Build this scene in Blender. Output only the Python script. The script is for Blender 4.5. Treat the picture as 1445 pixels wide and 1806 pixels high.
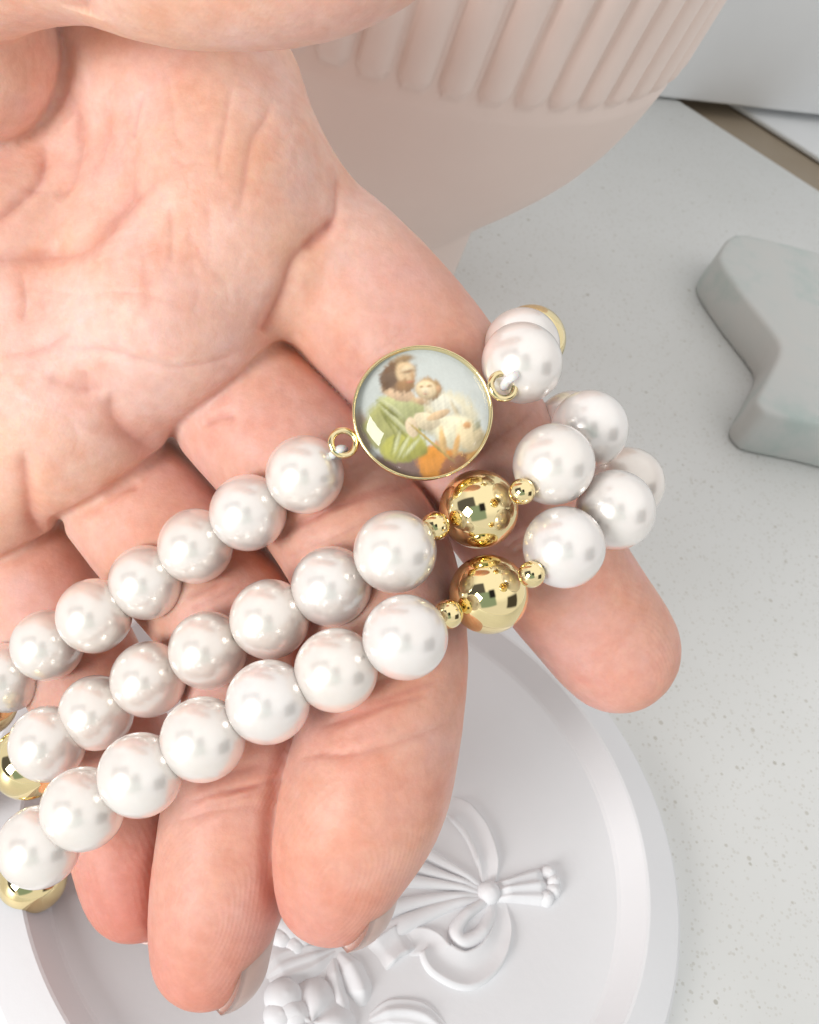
import bpy, bmesh, math, random
import numpy as np
from mathutils import Vector, Matrix

random.seed(7)
rng = np.random.default_rng(7)
R = math.radians
for o in list(bpy.data.objects):
    bpy.data.objects.remove(o)

# ------------------------------------------------------------------ camera
# lengths below are in "u" (a pearl is 10 u across, 1 u = 0.8 mm)
S = 0.0008
F = 1900.0                       # focal length in photo pixels (photo 1445 x 1806)
CX, CY = 722.5, 903.0
UPC = np.array([0.283, 0.648, 0.707]); UPC /= np.linalg.norm(UPC)     # world up seen from the camera
XC = np.array([1.0, 0, 0]) - UPC[0]*UPC; XC /= np.linalg.norm(XC)
YC = np.cross(UPC, XC)
RW = np.stack([XC, YC, UPC])     # camera axes -> world axes
CAMH = 169.0                     # camera height over the table, u
scene = bpy.context.scene
cam_data = bpy.data.cameras.new('camera')
cam = bpy.data.objects.new('camera', cam_data)
scene.collection.objects.link(cam)
M = Matrix.Identity(4)
for i in range(3):
    for j in range(3):
        M[i][j] = RW[i, j]
M.translation = Vector((0, 0, CAMH*S))
cam.matrix_world = M
cam_data.sensor_fit = 'VERTICAL'
cam_data.sensor_height = 36.0
cam_data.sensor_width = 36.0
cam_data.lens = 36.0*F/1806.0
cam_data.clip_start = 0.005
cam_data.clip_end = 20
cam_data.dof.use_dof = True
cam_data.dof.focus_distance = 134*S
cam_data.dof.aperture_fstop = 75
scene.camera = cam

def C(px, py, d):
    """point at photo position px,py and distance d (u) in front of the camera, camera axes, u"""
    return np.array([(px-CX)/F*d, -(py-CY)/F*d, -d])
def W(p):
    """camera axes (u) -> world (m)"""
    p = np.asarray(p, float)
    q = p @ RW.T
    q = q + np.array([0, 0, CAMH])
    return q*S
def T(px, py, h=0.0):
    """point of the level plane h (u) above the table seen at px,py -> world m"""
    r = np.array([(px-CX)/F, -(py-CY)/F, -1.0])
    rw = RW @ r
    t = (h-CAMH)/rw[2]
    return (np.array([0, 0, CAMH]) + rw*t)*S

# ------------------------------------------------------------------ light
world = bpy.data.worlds.new('World'); scene.world = world
world.use_nodes = True
wn = world.node_tree
bg = wn.nodes['Background']
def wnode(t, op=None, a=None, b_=None, **kw):
    n = wn.nodes.new(t)
    if op: n.operation = op
    for k, v in ((0, a), (1, b_)):
        if v is None: continue
        if isinstance(v, (int, float, tuple)): n.inputs[k].default_value = v
        else: wn.links.new(v, n.inputs[k])
    return n
wtc = wnode('ShaderNodeTexCoord')
wdir = wtc.outputs['Generated']
def wdot(v): return wnode('ShaderNodeVectorMath', 'DOT_PRODUCT', wdir, tuple(float(x) for x in v)).outputs['Value']
def wstep(val, lo, hi):
    m = wn.nodes.new('ShaderNodeMapRange'); m.interpolation_type = 'SMOOTHSTEP'
    wn.links.new(val, m.inputs[0]); m.inputs[1].default_value = lo; m.inputs[2].default_value = hi
    return m.outputs[0]
def wmix(a, b_, f):
    m = wn.nodes.new('ShaderNodeMix'); m.data_type = 'RGBA'
    for sock, v in ((m.inputs[6], a), (m.inputs[7], b_)):
        if isinstance(v, tuple): sock.default_value = (*v, 1)
        else: wn.links.new(v, sock)
    wn.links.new(f, m.inputs[0])
    return m.outputs[2]
def wpatch(col_in, dcam, hw, hh, color, roll=0.0, soft=0.07):
    """a rectangular thing in the room (doorway, person) in direction dcam"""
    d = np.array(dcam, float); d /= np.linalg.norm(d)
    u = np.cross((0, 1, 0), d); u /= np.linalg.norm(u); v = np.cross(d, u)
    u, v = u*math.cos(roll)+v*math.sin(roll), v*math.cos(roll)-u*math.sin(roll)
    dd, uu, vv = [wdot(RW @ q) for q in (d, u, v)]
    den = wnode('ShaderNodeMath', 'MAXIMUM', dd, 0.02).outputs[0]
    f = None
    for q, h in ((uu, hw), (vv, hh)):
        r = wnode('ShaderNodeMath', 'DIVIDE', q, den).outputs[0]
        r = wnode('ShaderNodeMath', 'ABSOLUTE', r).outputs[0]
        st = wstep(r, h+soft, h-soft)
        f = st if f is None else wnode('ShaderNodeMath', 'MULTIPLY', f, st).outputs[0]
    return wmix(col_in, color, f)
wz = wdot((0, 0, 1))
wcol = wmix((0.72, 0.715, 0.71), (0.93, 0.925, 0.91), wstep(wz, 0.45, 0.70))
wcol = wpatch(wcol, (-0.60, 0.06, 0.75), 0.50, 0.50, (0.10, 0.10, 0.11), 0.35)
wcol = wpatch(wcol, (-0.12, -0.20, 0.97), 0.42, 0.40, (0.24, 0.33, 0.29), 0.2)
wcol = wpatch(wcol, (0.10, 0.10, 0.99), 0.15, 0.20, (0.02, 0.02, 0.025), 0.2)
wcol = wpatch(wcol, (0.92, -0.26, 0.34), 0.30, 0.26, (0.06, 0.055, 0.05), 0.25)
wn.links.new(wcol, bg.inputs['Color'])
bg.inputs['Strength'].default_value = 1.05

def area(name, pos_c, target_c, size, size_y, power, color):
    ld = bpy.data.lights.new(name, 'AREA')
    ld.shape = 'RECTANGLE'; ld.size = size; ld.size_y = size_y
    ld.energy = power; ld.color = color
    o = bpy.data.objects.new(name, ld); scene.collection.objects.link(o)
    p = Vector(W(pos_c)); t = Vector(W(target_c))
    o.location = p
    o.rotation_euler = (t-p).to_track_quat('-Z', 'Y').to_euler()
    return o
area('window_light', (-1150, -260, 1420), (0, -10, -140), 0.58, 0.58, 21.0, (1.0, 0.985, 0.97))

vs = scene.view_settings
vs.view_transform = 'Standard'; vs.look = 'None'; vs.exposure = 0.14; vs.gamma = 1.0
vs.use_curve_mapping = False
scene.render.engine = 'CYCLES'
scene.cycles.use_denoising = True
scene.cycles.max_bounces = 10
scene.cycles.caustics_reflective = False
scene.cycles.caustics_refractive = False

# ------------------------------------------------------------------ helpers
def link(o, parent=None):
    scene.collection.objects.link(o)
    if parent is not None:
        o.parent = parent
        o.matrix_parent_inverse = Matrix.Identity(4)
    return o
def tag(o, label=None, cat=None, kind=None, group=None):
    if label: o['label'] = label
    if cat: o['category'] = cat
    if kind: o['kind'] = kind
    if group: o['group'] = group
    return o
def empty(name, loc):
    o = bpy.data.objects.new(name, None); o.empty_display_size = 0.01
    o.location = loc
    return link(o)
def mesh_obj(name, verts, faces, mat, parent=None, origin=None, smooth=True):
    verts = np.asarray(verts, float)
    if parent is not None:
        pl = np.array(parent_loc(parent))
    else:
        pl = np.zeros(3)
    if origin is None: origin = verts.mean(0)
    origin = np.asarray(origin, float)
    me = bpy.data.meshes.new(name)
    me.from_pydata((verts-origin).tolist(), [], [list(map(int, f)) for f in faces])
    if smooth: me.shade_smooth()
    me.materials.append(mat)
    o = bpy.data.objects.new(name, me)
    o.location = origin-pl
    return link(o, parent)
def parent_loc(p):
    l = Vector(p.location)
    while p.parent is not None:
        p = p.parent; l = l+p.location
    return l
def nodes(name):
    m = bpy.data.materials.new(name); m.use_nodes = True
    nt = m.node_tree
    return m, nt, nt.nodes['Principled BSDF']
def N(nt, t, **kw):
    n = nt.nodes.new(t)
    for k, v in kw.items(): setattr(n, k, v)
    return n
def ramp(nt, fac, stops):
    r = N(nt, 'ShaderNodeValToRGB')
    el = r.color_ramp.elements
    while len(el) < len(stops): el.new(0.5)
    for e, (p, c) in zip(el, stops):
        e.position = p; e.color = (*c, 1) if len(c) == 3 else c
    nt.links.new(fac, r.inputs['Fac'])
    return r.outputs['Color']
def noise(nt, scale, detail=3, rough=0.5, vec=None):
    n = N(nt, 'ShaderNodeTexNoise')
    n.inputs['Scale'].default_value = scale
    n.inputs['Detail'].default_value = detail
    n.inputs['Roughness'].default_value = rough
    if vec is None:
        g = N(nt, 'ShaderNodeNewGeometry'); vec = g.outputs['Position']
    nt.links.new(vec, n.inputs['Vector'])
    return n.outputs['Fac']
def bump(nt, h, bsdf, dist, strength=1.0, prev=None):
    b = N(nt, 'ShaderNodeBump'); b.inputs['Distance'].default_value = dist
    b.inputs['Strength'].default_value = strength
    nt.links.new(h, b.inputs['Height'])
    if prev is not None: nt.links.new(prev, b.inputs['Normal'])
    nt.links.new(b.outputs['Normal'], bsdf.inputs['Normal'])
    return b.outputs['Normal']
def mixc(nt, a, b, fac, mode='MIX'):
    m = N(nt, 'ShaderNodeMix', data_type='RGBA', blend_type=mode)
    for sock, v in ((m.inputs[6], a), (m.inputs[7], b)):
        if isinstance(v, tuple): sock.default_value = (*v, 1)
        else: nt.links.new(v, sock)
    if isinstance(fac, (int, float)): m.inputs[0].default_value = fac
    else: nt.links.new(fac, m.inputs[0])
    return m.outputs[2]

# ------------------------------------------------------------------ materials
def mat_skin():
    m, nt, b = nodes('skin')
    at = N(nt, 'ShaderNodeAttribute', attribute_name='red')
    n1 = noise(nt, 170, 5, 0.62)
    n2 = noise(nt, 620, 4, 0.65)
    n3 = noise(nt, 75, 3, 0.5)
    base = ramp(nt, n1, [(0.30, (0.755, 0.435, 0.335)), (0.5, (0.775, 0.515, 0.425)), (0.72, (0.785, 0.57, 0.50))])
    warm = ramp(nt, n3, [(0.38, (1.0, 0.95, 0.86)), (0.62, (1.0, 1.0, 1.04))])
    base = mixc(nt, base, warm, 0.9, 'MULTIPLY')
    base = mixc(nt, base, (0.575, 0.19, 0.14), at.outputs['Fac'])
    fine = ramp(nt, n2, [(0.35, (0.93, 0.88, 0.87)), (0.65, (1.03, 1.02, 1.02))])
    base = mixc(nt, base, fine, 0.85, 'MULTIPLY')
    nt.links.new(base, b.inputs['Base Color'])
    b.inputs['Roughness'].default_value = 0.46
    b.inputs['Specular IOR Level'].default_value = 0.28
    b.inputs['Subsurface Weight'].default_value = 0.75
    b.inputs['Subsurface Radius'].default_value = (1.0, 0.36, 0.20)
    b.inputs['Subsurface Scale'].default_value = 0.0021
    # skin ridges: fine wavy lines along a stored ridge coordinate
    rg = N(nt, 'ShaderNodeAttribute', attribute_name='ridge')
    mul = N(nt, 'ShaderNodeMath', operation='MULTIPLY'); mul.inputs[1].default_value = 1.0
    nt.links.new(rg.outputs['Fac'], mul.inputs[0])
    sn0 = N(nt, 'ShaderNodeMath', operation='SINE'); nt.links.new(mul.outputs[0], sn0.inputs[0])
    ra = N(nt, 'ShaderNodeAttribute', attribute_name='ridge_amount')
    sn = N(nt, 'ShaderNodeMath', operation='MULTIPLY'); nt.links.new(sn0.outputs[0], sn.inputs[0]); nt.links.new(ra.outputs['Fac'], sn.inputs[1])
    v = N(nt, 'ShaderNodeTexVoronoi', feature='DISTANCE_TO_EDGE'); v.inputs['Scale'].default_value = 1000
    g = N(nt, 'ShaderNodeNewGeometry'); nt.links.new(g.outputs['Position'], v.inputs['Vector'])
    p = bump(nt, n2, b, 0.00012, 0.7)
    p = bump(nt, sn.outputs[0], b, 0.000016, 0.42, p)
    bump(nt, v.outputs['Distance'], b, 0.00007, 0.4, p)
    return m
def mat_pearl(seed):
    m, nt, b = nodes('pearl')
    oi = N(nt, 'ShaderNodeObjectInfo')
    n1 = noise(nt, 260, 3, 0.5)
    c = ramp(nt, n1, [(0.3, (0.835, 0.78, 0.735)), (0.7, (0.885, 0.845, 0.81))])
    tint = ramp(nt, oi.outputs['Random'], [(0.0, (1.0, 0.955, 0.915)), (0.5, (1, 0.99, 0.975)), (1.0, (0.975, 0.98, 1.0))])
    c = mixc(nt, c, tint, 0.7, 'MULTIPLY')
    nt.links.new(c, b.inputs['Base Color'])
    b.inputs['Metallic'].default_value = 0.40
    b.inputs['Roughness'].default_value = 0.28
    b.inputs['Subsurface Weight'].default_value = 0.2
    b.inputs['Subsurface Radius'].default_value = (1.0, 0.8, 0.7)
    b.inputs['Subsurface Scale'].default_value = 0.0012
    b.inputs['Specular IOR Level'].default_value = 0.6
    b.inputs['Coat Weight'].default_value = 1.0
    b.inputs['Coat Roughness'].default_value = 0.10
    b.inputs['Coat IOR'].default_value = 1.5
    b.inputs['Sheen Weight'].default_value = 0.12
    b.inputs['Sheen Tint'].default_value = (1.0, 0.85, 0.8, 1)
    n2 = noise(nt, 900, 2, 0.5)
    bump(nt, n2, b, 0.00002, 0.25)
    return m
def mat_gold(name, col, rough):
    m, nt, b = nodes(name)
    n1 = noise(nt, 700, 3)
    rr = ramp(nt, n1, [(0.3, (rough*0.7,)*3), (0.7, (rough*1.5,)*3)])
    nt.links.new(rr, b.inputs['Roughness'])
    b.inputs['Base Color'].default_value = (*col, 1)
    b.inputs['Metallic'].default_value = 1
    bump(nt, noise(nt, 350, 2), b, 0.00005, 0.05)
    return m
def mat_plaster(name, col, var=0.04, rough=0.6, bscale=900, bd=0.00006):
    m, nt, b = nodes(name)
    n1 = noise(nt, 45, 4)
    lo = tuple(max(0, c-var) for c in col); hi = tuple(min(1, c+var*0.5) for c in col)
    nt.links.new(ramp(nt, n1, [(0.3, lo), (0.7, hi)]), b.inputs['Base Color'])
    b.inputs['Roughness'].default_value = rough
    bump(nt, noise(nt, bscale, 4), b, bd, 0.4)
    return m
def mat_table():
    m, nt, b = nodes('speckled_quartz')
    g = N(nt, 'ShaderNodeNewGeometry')
    base = ramp(nt, noise(nt, 30, 4), [(0.3, (0.69, 0.695, 0.68)), (0.7, (0.73, 0.735, 0.725))])
    def specks(scale, thr, col, inp, k):
        v = N(nt, 'ShaderNodeTexVoronoi'); v.inputs['Scale'].default_value = scale
        v.inputs['Randomness'].default_value = 1.0
        nt.links.new(g.outputs['Position'], v.inputs['Vector'])
        sep = N(nt, 'ShaderNodeSeparateColor'); nt.links.new(v.outputs['Color'], sep.inputs[0])
        size = N(nt, 'ShaderNodeMath', operation='MULTIPLY'); size.inputs[1].default_value = thr
        nt.links.new(sep.outputs[0], size.inputs[0])
        lt = N(nt, 'ShaderNodeMath', operation='LESS_THAN')
        nt.links.new(v.outputs['Distance'], lt.inputs[0]); nt.links.new(size.outputs[0], lt.inputs[1])
        g2 = N(nt, 'ShaderNodeMath', operation='GREATER_THAN'); g2.inputs[1].default_value = k
        nt.links.new(sep.outputs[1], g2.inputs[0])
        mm = N(nt, 'ShaderNodeMath', operation='MULTIPLY')
        nt.links.new(lt.outputs[0], mm.inputs[0]); nt.links.new(g2.outputs[0], mm.inputs[1])
        return mixc(nt, inp, col, mm.outputs[0])
    c = specks(1500, 0.45, (0.635, 0.63, 0.60), base, 0.4)
    c = specks(1000, 0.34, (0.60, 0.59, 0.555), c, 0.72)
    c = specks(640, 0.27, (0.55, 0.535, 0.49), c, 0.84)
    c = specks(380, 0.20, (0.48, 0.465, 0.42), c, 0.93)
    nt.links.new(c, b.inputs['Base Color'])
    b.inputs['Roughness'].default_value = 0.42
    bump(nt, noise(nt, 700, 3), b, 0.00004, 0.3)
    return m
def mat_stone():
    m, nt, b = nodes('green_grey_stone')
    c = ramp(nt, noise(nt, 55, 5, 0.6), [(0.35, (0.60, 0.595, 0.575)), (0.54, (0.575, 0.59, 0.575)), (0.74, (0.44, 0.53, 0.505))])
    v = N(nt, 'ShaderNodeTexVoronoi'); v.inputs['Scale'].default_value = 260
    g = N(nt, 'ShaderNodeNewGeometry'); nt.links.new(g.outputs['Position'], v.inputs['Vector'])
    k = ramp(nt, v.outputs['Distance'], [(0.05, (0.55, 0.55, 0.55)), (0.09, (1, 1, 1))])
    n3 = ramp(nt, noise(nt, 130, 2), [(0.62, (0, 0, 0)), (0.66, (1, 1, 1))])
    c2 = mixc(nt, c, k, n3, 'MULTIPLY')
    nt.links.new(c2, b.inputs['Base Color'])
    b.inputs['Roughness'].default_value = 0.6
    bump(nt, noise(nt, 600, 4), b, 0.0001, 0.4)
    return m

SKIN = mat_skin()
PEARL = mat_pearl(0)
GOLD = mat_gold('polished_gold', (0.93, 0.775, 0.43), 0.035)
PALEGOLD = mat_gold('pale_gold', (0.88, 0.74, 0.42), 0.12)
PLASTER = mat_plaster('white_plaster', (0.75, 0.755, 0.775), 0.02)
POT = mat_plaster('blush_ceramic', (0.85, 0.705, 0.64), 0.015, 0.5, 1200, 0.00004)
BOARD = mat_plaster('white_board', (0.86, 0.865, 0.88), 0.02, 0.45)
BROWN = mat_plaster('gap_shade_brown', (0.36, 0.29, 0.215), 0.03, 0.6)
TABLE = mat_table()
STONE = mat_stone()
mN, ntN, bN = nodes('fingernail')
ntN.links.new(ramp(ntN, noise(ntN, 300, 3), [(0.3, (0.52, 0.36, 0.31)), (0.7, (0.60, 0.44, 0.39))]), bN.inputs['Base Color'])  # nail colour darkened for the shade the nails sit in
bN.inputs['Roughness'].default_value = 0.3
bN.inputs['Subsurface Weight'].default_value = 0.4
bN.inputs['Subsurface Radius'].default_value = (1, 0.5, 0.4)
bN.inputs['Subsurface Scale'].default_value = 0.001
NAIL = mN
mE, ntE, bE = nodes('clear_elastic')
ntE.links.new(ramp(ntE, noise(ntE, 400, 2), [(0.3, (0.78, 0.76, 0.74)), (0.7, (0.9, 0.9, 0.9))]), bE.inputs['Base Color'])
bE.inputs['Roughness'].default_value = 0.2
bE.inputs['Subsurface Weight'].default_value = 0.5
bE.inputs['Subsurface Scale'].default_value = 0.0005
ELASTIC = mE

# ------------------------------------------------------------------ setting: table
def grid_sheet(name, corners, mat, n=8, kind='structure'):
    a, b_, c, d = [np.array(x) for x in corners]
    vs_, fs = [], []
    for j in range(n+1):
        for i in range(n+1):
            s, t = i/n, j/n
            vs_.append((a*(1-s)+b_*s)*(1-t)+(d*(1-s)+c*s)*t)
    for j in range(n):
        for i in range(n):
            k = j*(n+1)+i
            fs.append((k, k+1, k+n+2, k+n+1))
    o = mesh_obj(name, vs_, fs, mat, smooth=False)
    return tag(o, kind=kind)
def prism(name, poly, z0, z1, mat, parent=None, bev=0.0, seg=3, smooth=True):
    """closed block from a level outline (world xy, m), edges rounded"""
    bm = bmesh.new()
    vv = [bm.verts.new((p[0], p[1], z0)) for p in poly]
    f = bm.faces.new(vv)
    if f.normal.z > 0: f.normal_flip()
    r = bmesh.ops.extrude_face_region(bm, geom=[f])
    for v in [g for g in r['geom'] if isinstance(g, bmesh.types.BMVert)]:
        v.co.z = z1
    bmesh.ops.recalc_face_normals(bm, faces=bm.faces)
    if bev > 0:
        bmesh.ops.bevel(bm, geom=list(bm.edges), offset=bev, segments=seg, affect='EDGES', profile=0.5)
    V_ = [tuple(v.co) for v in bm.verts]; bm.verts.index_update()
    Fc = [[v.index for v in f.verts] for f in bm.faces]
    bm.free()
    o = mesh_obj(name, V_, Fc, mat, parent, smooth=smooth)
    if smooth:
        try: o.data.set_sharp_from_angle(angle=R(40))
        except Exception: pass
    return o

# the counter: a slab whose far right edge runs away diagonally, a shadowed gap coloured brown, then a lower white shelf
e0 = T(1130, 133); e1 = T(1445, 336)
ed = (e1-e0); ed /= np.linalg.norm(ed)
nr = np.array([ed[1], -ed[0], 0.0])
far = T(900, -300)
if np.dot(nr, far-e0) > 0 and False: nr = -nr
# make nr point away from the camera foot
if np.dot(nr, e0) < 0: nr = -nr
A = e0-ed*0.5; B = e1+ed*0.5
tbl = [A, B, B-nr*1.2, A-nr*1.2]
prism('table_top', tbl, -0.020, 0.0, TABLE, bev=0.0006, seg=2).update_tag()
tag(bpy.data.objects['table_top'], kind='structure')
low = [A+nr*0.001-ed*0.0, B+nr*0.001, B+nr*0.9, A+nr*0.9]
o = prism('shaded_gap_strip', low, -0.060, -0.0045, BROWN); tag(o, kind='structure')  # brown strip just below the counter, the recess's shade put into its colour
g0 = T(1300, 195, 0); g1 = T(1445, 262, 0)
gap = float(np.dot((g1-e0), nr))
wb = [A+nr*gap, B+nr*gap, B+nr*0.9, A+nr*0.9]
o = prism('white_shelf', wb, -0.0040, -0.0022, BOARD, bev=0.0006); tag(o, kind='structure')

# white box standing at the back
b0 = T(1150, 172, 0.6); b1 = T(1445, 205, 0.6)
bd = b1-b0; bd /= np.linalg.norm(bd); bn = np.array([-bd[1], bd[0], 0])
if np.dot(bn, b0) < 0: bn = -bn
q0 = b0-bd*0.35; q1 = b1+bd*0.25
o = prism('white_box', [q0, q1, q1+bn*0.2, q0+bn*0.2], 0.0006, 0.30, BOARD, bev=0.0012)
tag(o, 'plain white box standing behind the pink pot at the back', 'box')

# ------------------------------------------------------------------ ribbed pot
pot_base = np.array([22.5, 256.0, 0.0])*S
def build_pot():
    prof = [(0, 0), (37.5, 0), (39.0, 1.2), (39.3, 4), (39.4, 14), (39.6, 26), (40.2, 27.2), (42.5, 29.6),
            (46.0, 34.5), (51.2, 41), (56.3, 48), (60.1, 54), (63.1, 60), (65.4, 66), (67.2, 72), (68.7, 78), (69.6, 84), (70.2, 90), (71.2, 100), (72.4, 110), (74, 125), (74.6, 136), (73.4, 138), (71.5, 136), (69.5, 118), (50, 112), (0, 112)]
    # resample
    pts = [np.array(prof[0], float)]
    for a, b_ in zip(prof[:-1], prof[1:]):
        a = np.array(a, float); b_ = np.array(b_, float)
        n = max(1, int(np.linalg.norm(b_-a)/1.0))
        for i in range(1, n+1): pts.append(a+(b_-a)*i/n)
    pts = np.array(pts)
    for _ in range(3):
        q = pts.copy(); q[1:-1] = 0.25*pts[:-2]+0.5*pts[1:-1]+0.25*pts[2:]
        q[:, 1] = np.maximum(q[:, 1], 0); pts = q
    nseg = 1216; nrib = 56
    ang = np.linspace(0, 2*np.pi, nseg, endpoint=False)
    V_ = []; 
    outer = np.arange(len(pts)) < (np.argmax(pts[:, 1])-1)
    for k, (r, z) in enumerate(pts):
        rr = np.full_like(ang, r)
        if outer[k] and z > 77:
            sp = 2*np.pi*r/nrib                       # a raised half-round rib with a rounded lower end
            x = ((ang*nrib/(2*np.pi)) % 1.0-0.5)*sp
            rw = 0.42*sp
            dz = max(0.0, 81.0+rw-z)
            h = np.sqrt(np.clip(rw*rw-x*x-dz*dz, 0, None))
            rr = r-1.0*min(1.0, max(0, (z-78)/4))+h*0.62
        V_.append(np.stack([rr*np.cos(ang), rr*np.sin(ang), np.full_like(ang, z)], 1))
    V_ = np.concatenate(V_)*S
    Fc = []
    for k in range(len(pts)-1):
        i = np.arange(nseg); j = (i+1) % nseg
        Fc.append(np.stack([k*nseg+i, k*nseg+j, (k+1)*nseg+j, (k+1)*nseg+i], 1))
    Fc = np.concatenate(Fc)
    o = mesh_obj('ribbed_pot', V_+pot_base, Fc, POT, origin=pot_base)
    tag(o, 'blush pink ceramic pot with vertical ribs above a smooth bowl, behind the hand', 'pot')
build_pot()

# ------------------------------------------------------------------ stone cross
def rounded(poly, it=3, q=0.22):
    p = np.array(poly, float)
    for _ in range(it):
        a, b_ = p, np.roll(p, -1, 0)
        p = np.stack([a*(1-q)+b_*q, a*q+b_*(1-q)], 1).reshape(-1, p.shape[1])
        q = 0.25
    return p
def puffed_block(name, outline, steps, mat):
    """outline (u, level) lofted through (inset, height) steps and capped"""
    p = np.array(outline, float)
    if np.sum(p[:, 0]*np.roll(p[:, 1], -1)-np.roll(p[:, 0], -1)*p[:, 1]) < 0: p = p[::-1]
    t = np.roll(p, -1, 0)-np.roll(p, 1, 0); t /= np.linalg.norm(t, axis=1)[:, None]
    inn = np.stack([-t[:, 1], t[:, 0]], 1)
    for _ in range(2): inn = (np.roll(inn, 1, 0)+inn+np.roll(inn, -1, 0))/3
    n = len(p); V_, Fc = [], []
    for ins, z in steps:
        q = p+inn*ins
        V_ += [(x, y, z) for x, y in q]
    for k in range(len(steps)-1):
        for i in range(n):
            j = (i+1) % n; Fc.append((k*n+i, k*n+j, (k+1)*n+j, (k+1)*n+i))
    Fc.append([(len(steps)-1)*n+i for i in range(n)]); Fc.append([n-1-i for i in range(n)])
    return mesh_obj(name, np.array(V_)*S, Fc, mat)
def cross():
    p = lambda x, y: T(x, y, 0)[:2]/S
    pts = [(1221, 513), (1268, 585), (1334, 668), (1306, 722), (1280, 768), (1302, 796), (1400, 815), (1500, 842), (1610, 850), (1660, 780), (1650, 700), (1740, 620), (1700, 580), (1580, 545), (1440, 508), (1254, 462)]
    o = puffed_block('stone_cross', rounded([p(*q) for q in pts], 2, 0.16), [(0.3, 0.35), (0.0, 0.9), (0.5, 6.5), (0.9, 12.0), (1.15, 12.8), (1.6, 13.3), (2.2, 13.5), (3.0, 13.55), (3.4, 13.55)], STONE)
    tag(o, 'chunky pale grey-green marbled cross lying on the speckled counter', 'cross')
cross()

# ------------------------------------------------------------------ plate with relief
PC = np.array([38.51, 82.82, 0.0])*S                     # plate centre
def plate_frame():
    # plate drawn as a gentle oval in the table plane: axes along the photo's across / away directions
    ax = T(900, 1575)-T(380, 1575); ax[2] = 0; ax /= np.linalg.norm(ax)
    ay = np.array([-ax[1], ax[0], 0])
    return ax, ay
PAX, PAY = plate_frame()
RXo = 60.0
PLATE = empty('plaster_plate', PC)
tag(PLATE, 'round white plaster plate with raised rim and bouquet relief under the fingers', 'plate')
RYK = 1.0
FLOOR = 3.0
def PL(x, y, z):
    return PC + (PAX*x + PAY*y)*S + np.array([0, 0, z*S])
def plate_uv(px, py, z=FLOOR):
    d = T(px, py, z)-PC
    return np.dot(d, PAX)/S, np.dot(d, PAY)/S
def build_plate():
    ro = RXo
    prof = [(0, 0.4), (ro-1.2, 0.4), (ro-0.4, 0.7), (ro, 1.4), (ro-0.1, 3.4), (ro-0.5, 4.6), (ro-1.2, 5.3), (ro-6.6, 6.9), (ro-7.2, 7.05), (ro-7.7, 6.9),
            (ro-7.95, 6.6), (ro-11.0, 3.5), (ro-11.6, 3.15), (ro-12.6, 3.03), (ro-17, FLOOR), (ro*0.6, FLOOR), (ro*0.3, FLOOR), (0, FLOOR)]
    n = 240
    V_, Fc = [], []
    for r, z in prof:
        for i in range(n):
            a = 2*math.pi*i/n
            V_.append(PL(r*math.cos(a), r*RYK*math.sin(a), z))
    for k in range(len(prof)-1):
        for i in range(n):
            j = (i+1) % n
            Fc.append((k*n+i, k*n+j, (k+1)*n+j, (k+1)*n+i))
    mesh_obj('dish', V_, Fc, PLASTER, PLATE, origin=PC).data.set_sharp_from_angle(angle=R(14))
build_plate()

def catmull(pts, n=12):
    pts = np.array(pts, float)
    P = np.vstack([2*pts[0]-pts[1], pts, 2*pts[-1]-pts[-2]])
    out = []
    for i in range(1, len(P)-2):
        for t in np.linspace(0, 1, n, endpoint=False):
            out.append(0.5*((2*P[i])+(-P[i-1]+P[i+1])*t+(2*P[i-1]-5*P[i]+4*P[i+1]-P[i+2])*t*t+(-P[i-1]+3*P[i]-3*P[i+1]+P[i+2])*t**3))
    out.append(pts[-1])
    return np.array(out)
def relief_strip(name, pix, widths, height, ridges=0, z0=FLOOR-0.15, seg=14, concave=False):
    """raised band on the plate floor following photo points; width in u, domed (or dished) section"""
    c = catmull(np.array([plate_uv(*p) for p in pix]), 10)
    w = np.interp(np.linspace(0, 1, len(c)), np.linspace(0, 1, len(widths)), widths)
    d = np.gradient(c, axis=0); d /= np.linalg.norm(d, axis=1)[:, None]+1e-9
    nrm = np.stack([-d[:, 1], d[:, 0]], 1)
    V_, Fc = [], []
    L = len(c)
    for i in range(L):
        e = min(1.0, 3.5*min(i, L-1-i)/L+0.12)
        for j in range(seg+1):
            s = -1+2*j/seg
            q = c[i]+nrm[i]*s*w[i]
            if concave:
                h = height*(0.35+0.65*abs(s)**1.6)*(1 if abs(s) < 0.98 else 0.0)
            else:
                h = height*math.sqrt(max(0, 1-s*s))
                if ridges: h *= 0.78+0.22*math.cos(s*math.pi*ridges)
            V_.append(PL(q[0], q[1], z0+h*e))
    for i in range(L-1):
        for j in range(seg):
            k = i*(seg+1)+j
            Fc.append((k, k+1, k+seg+2, k+seg+1))
    return mesh_obj(name, V_, Fc, PLASTER, PLATE)
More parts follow.
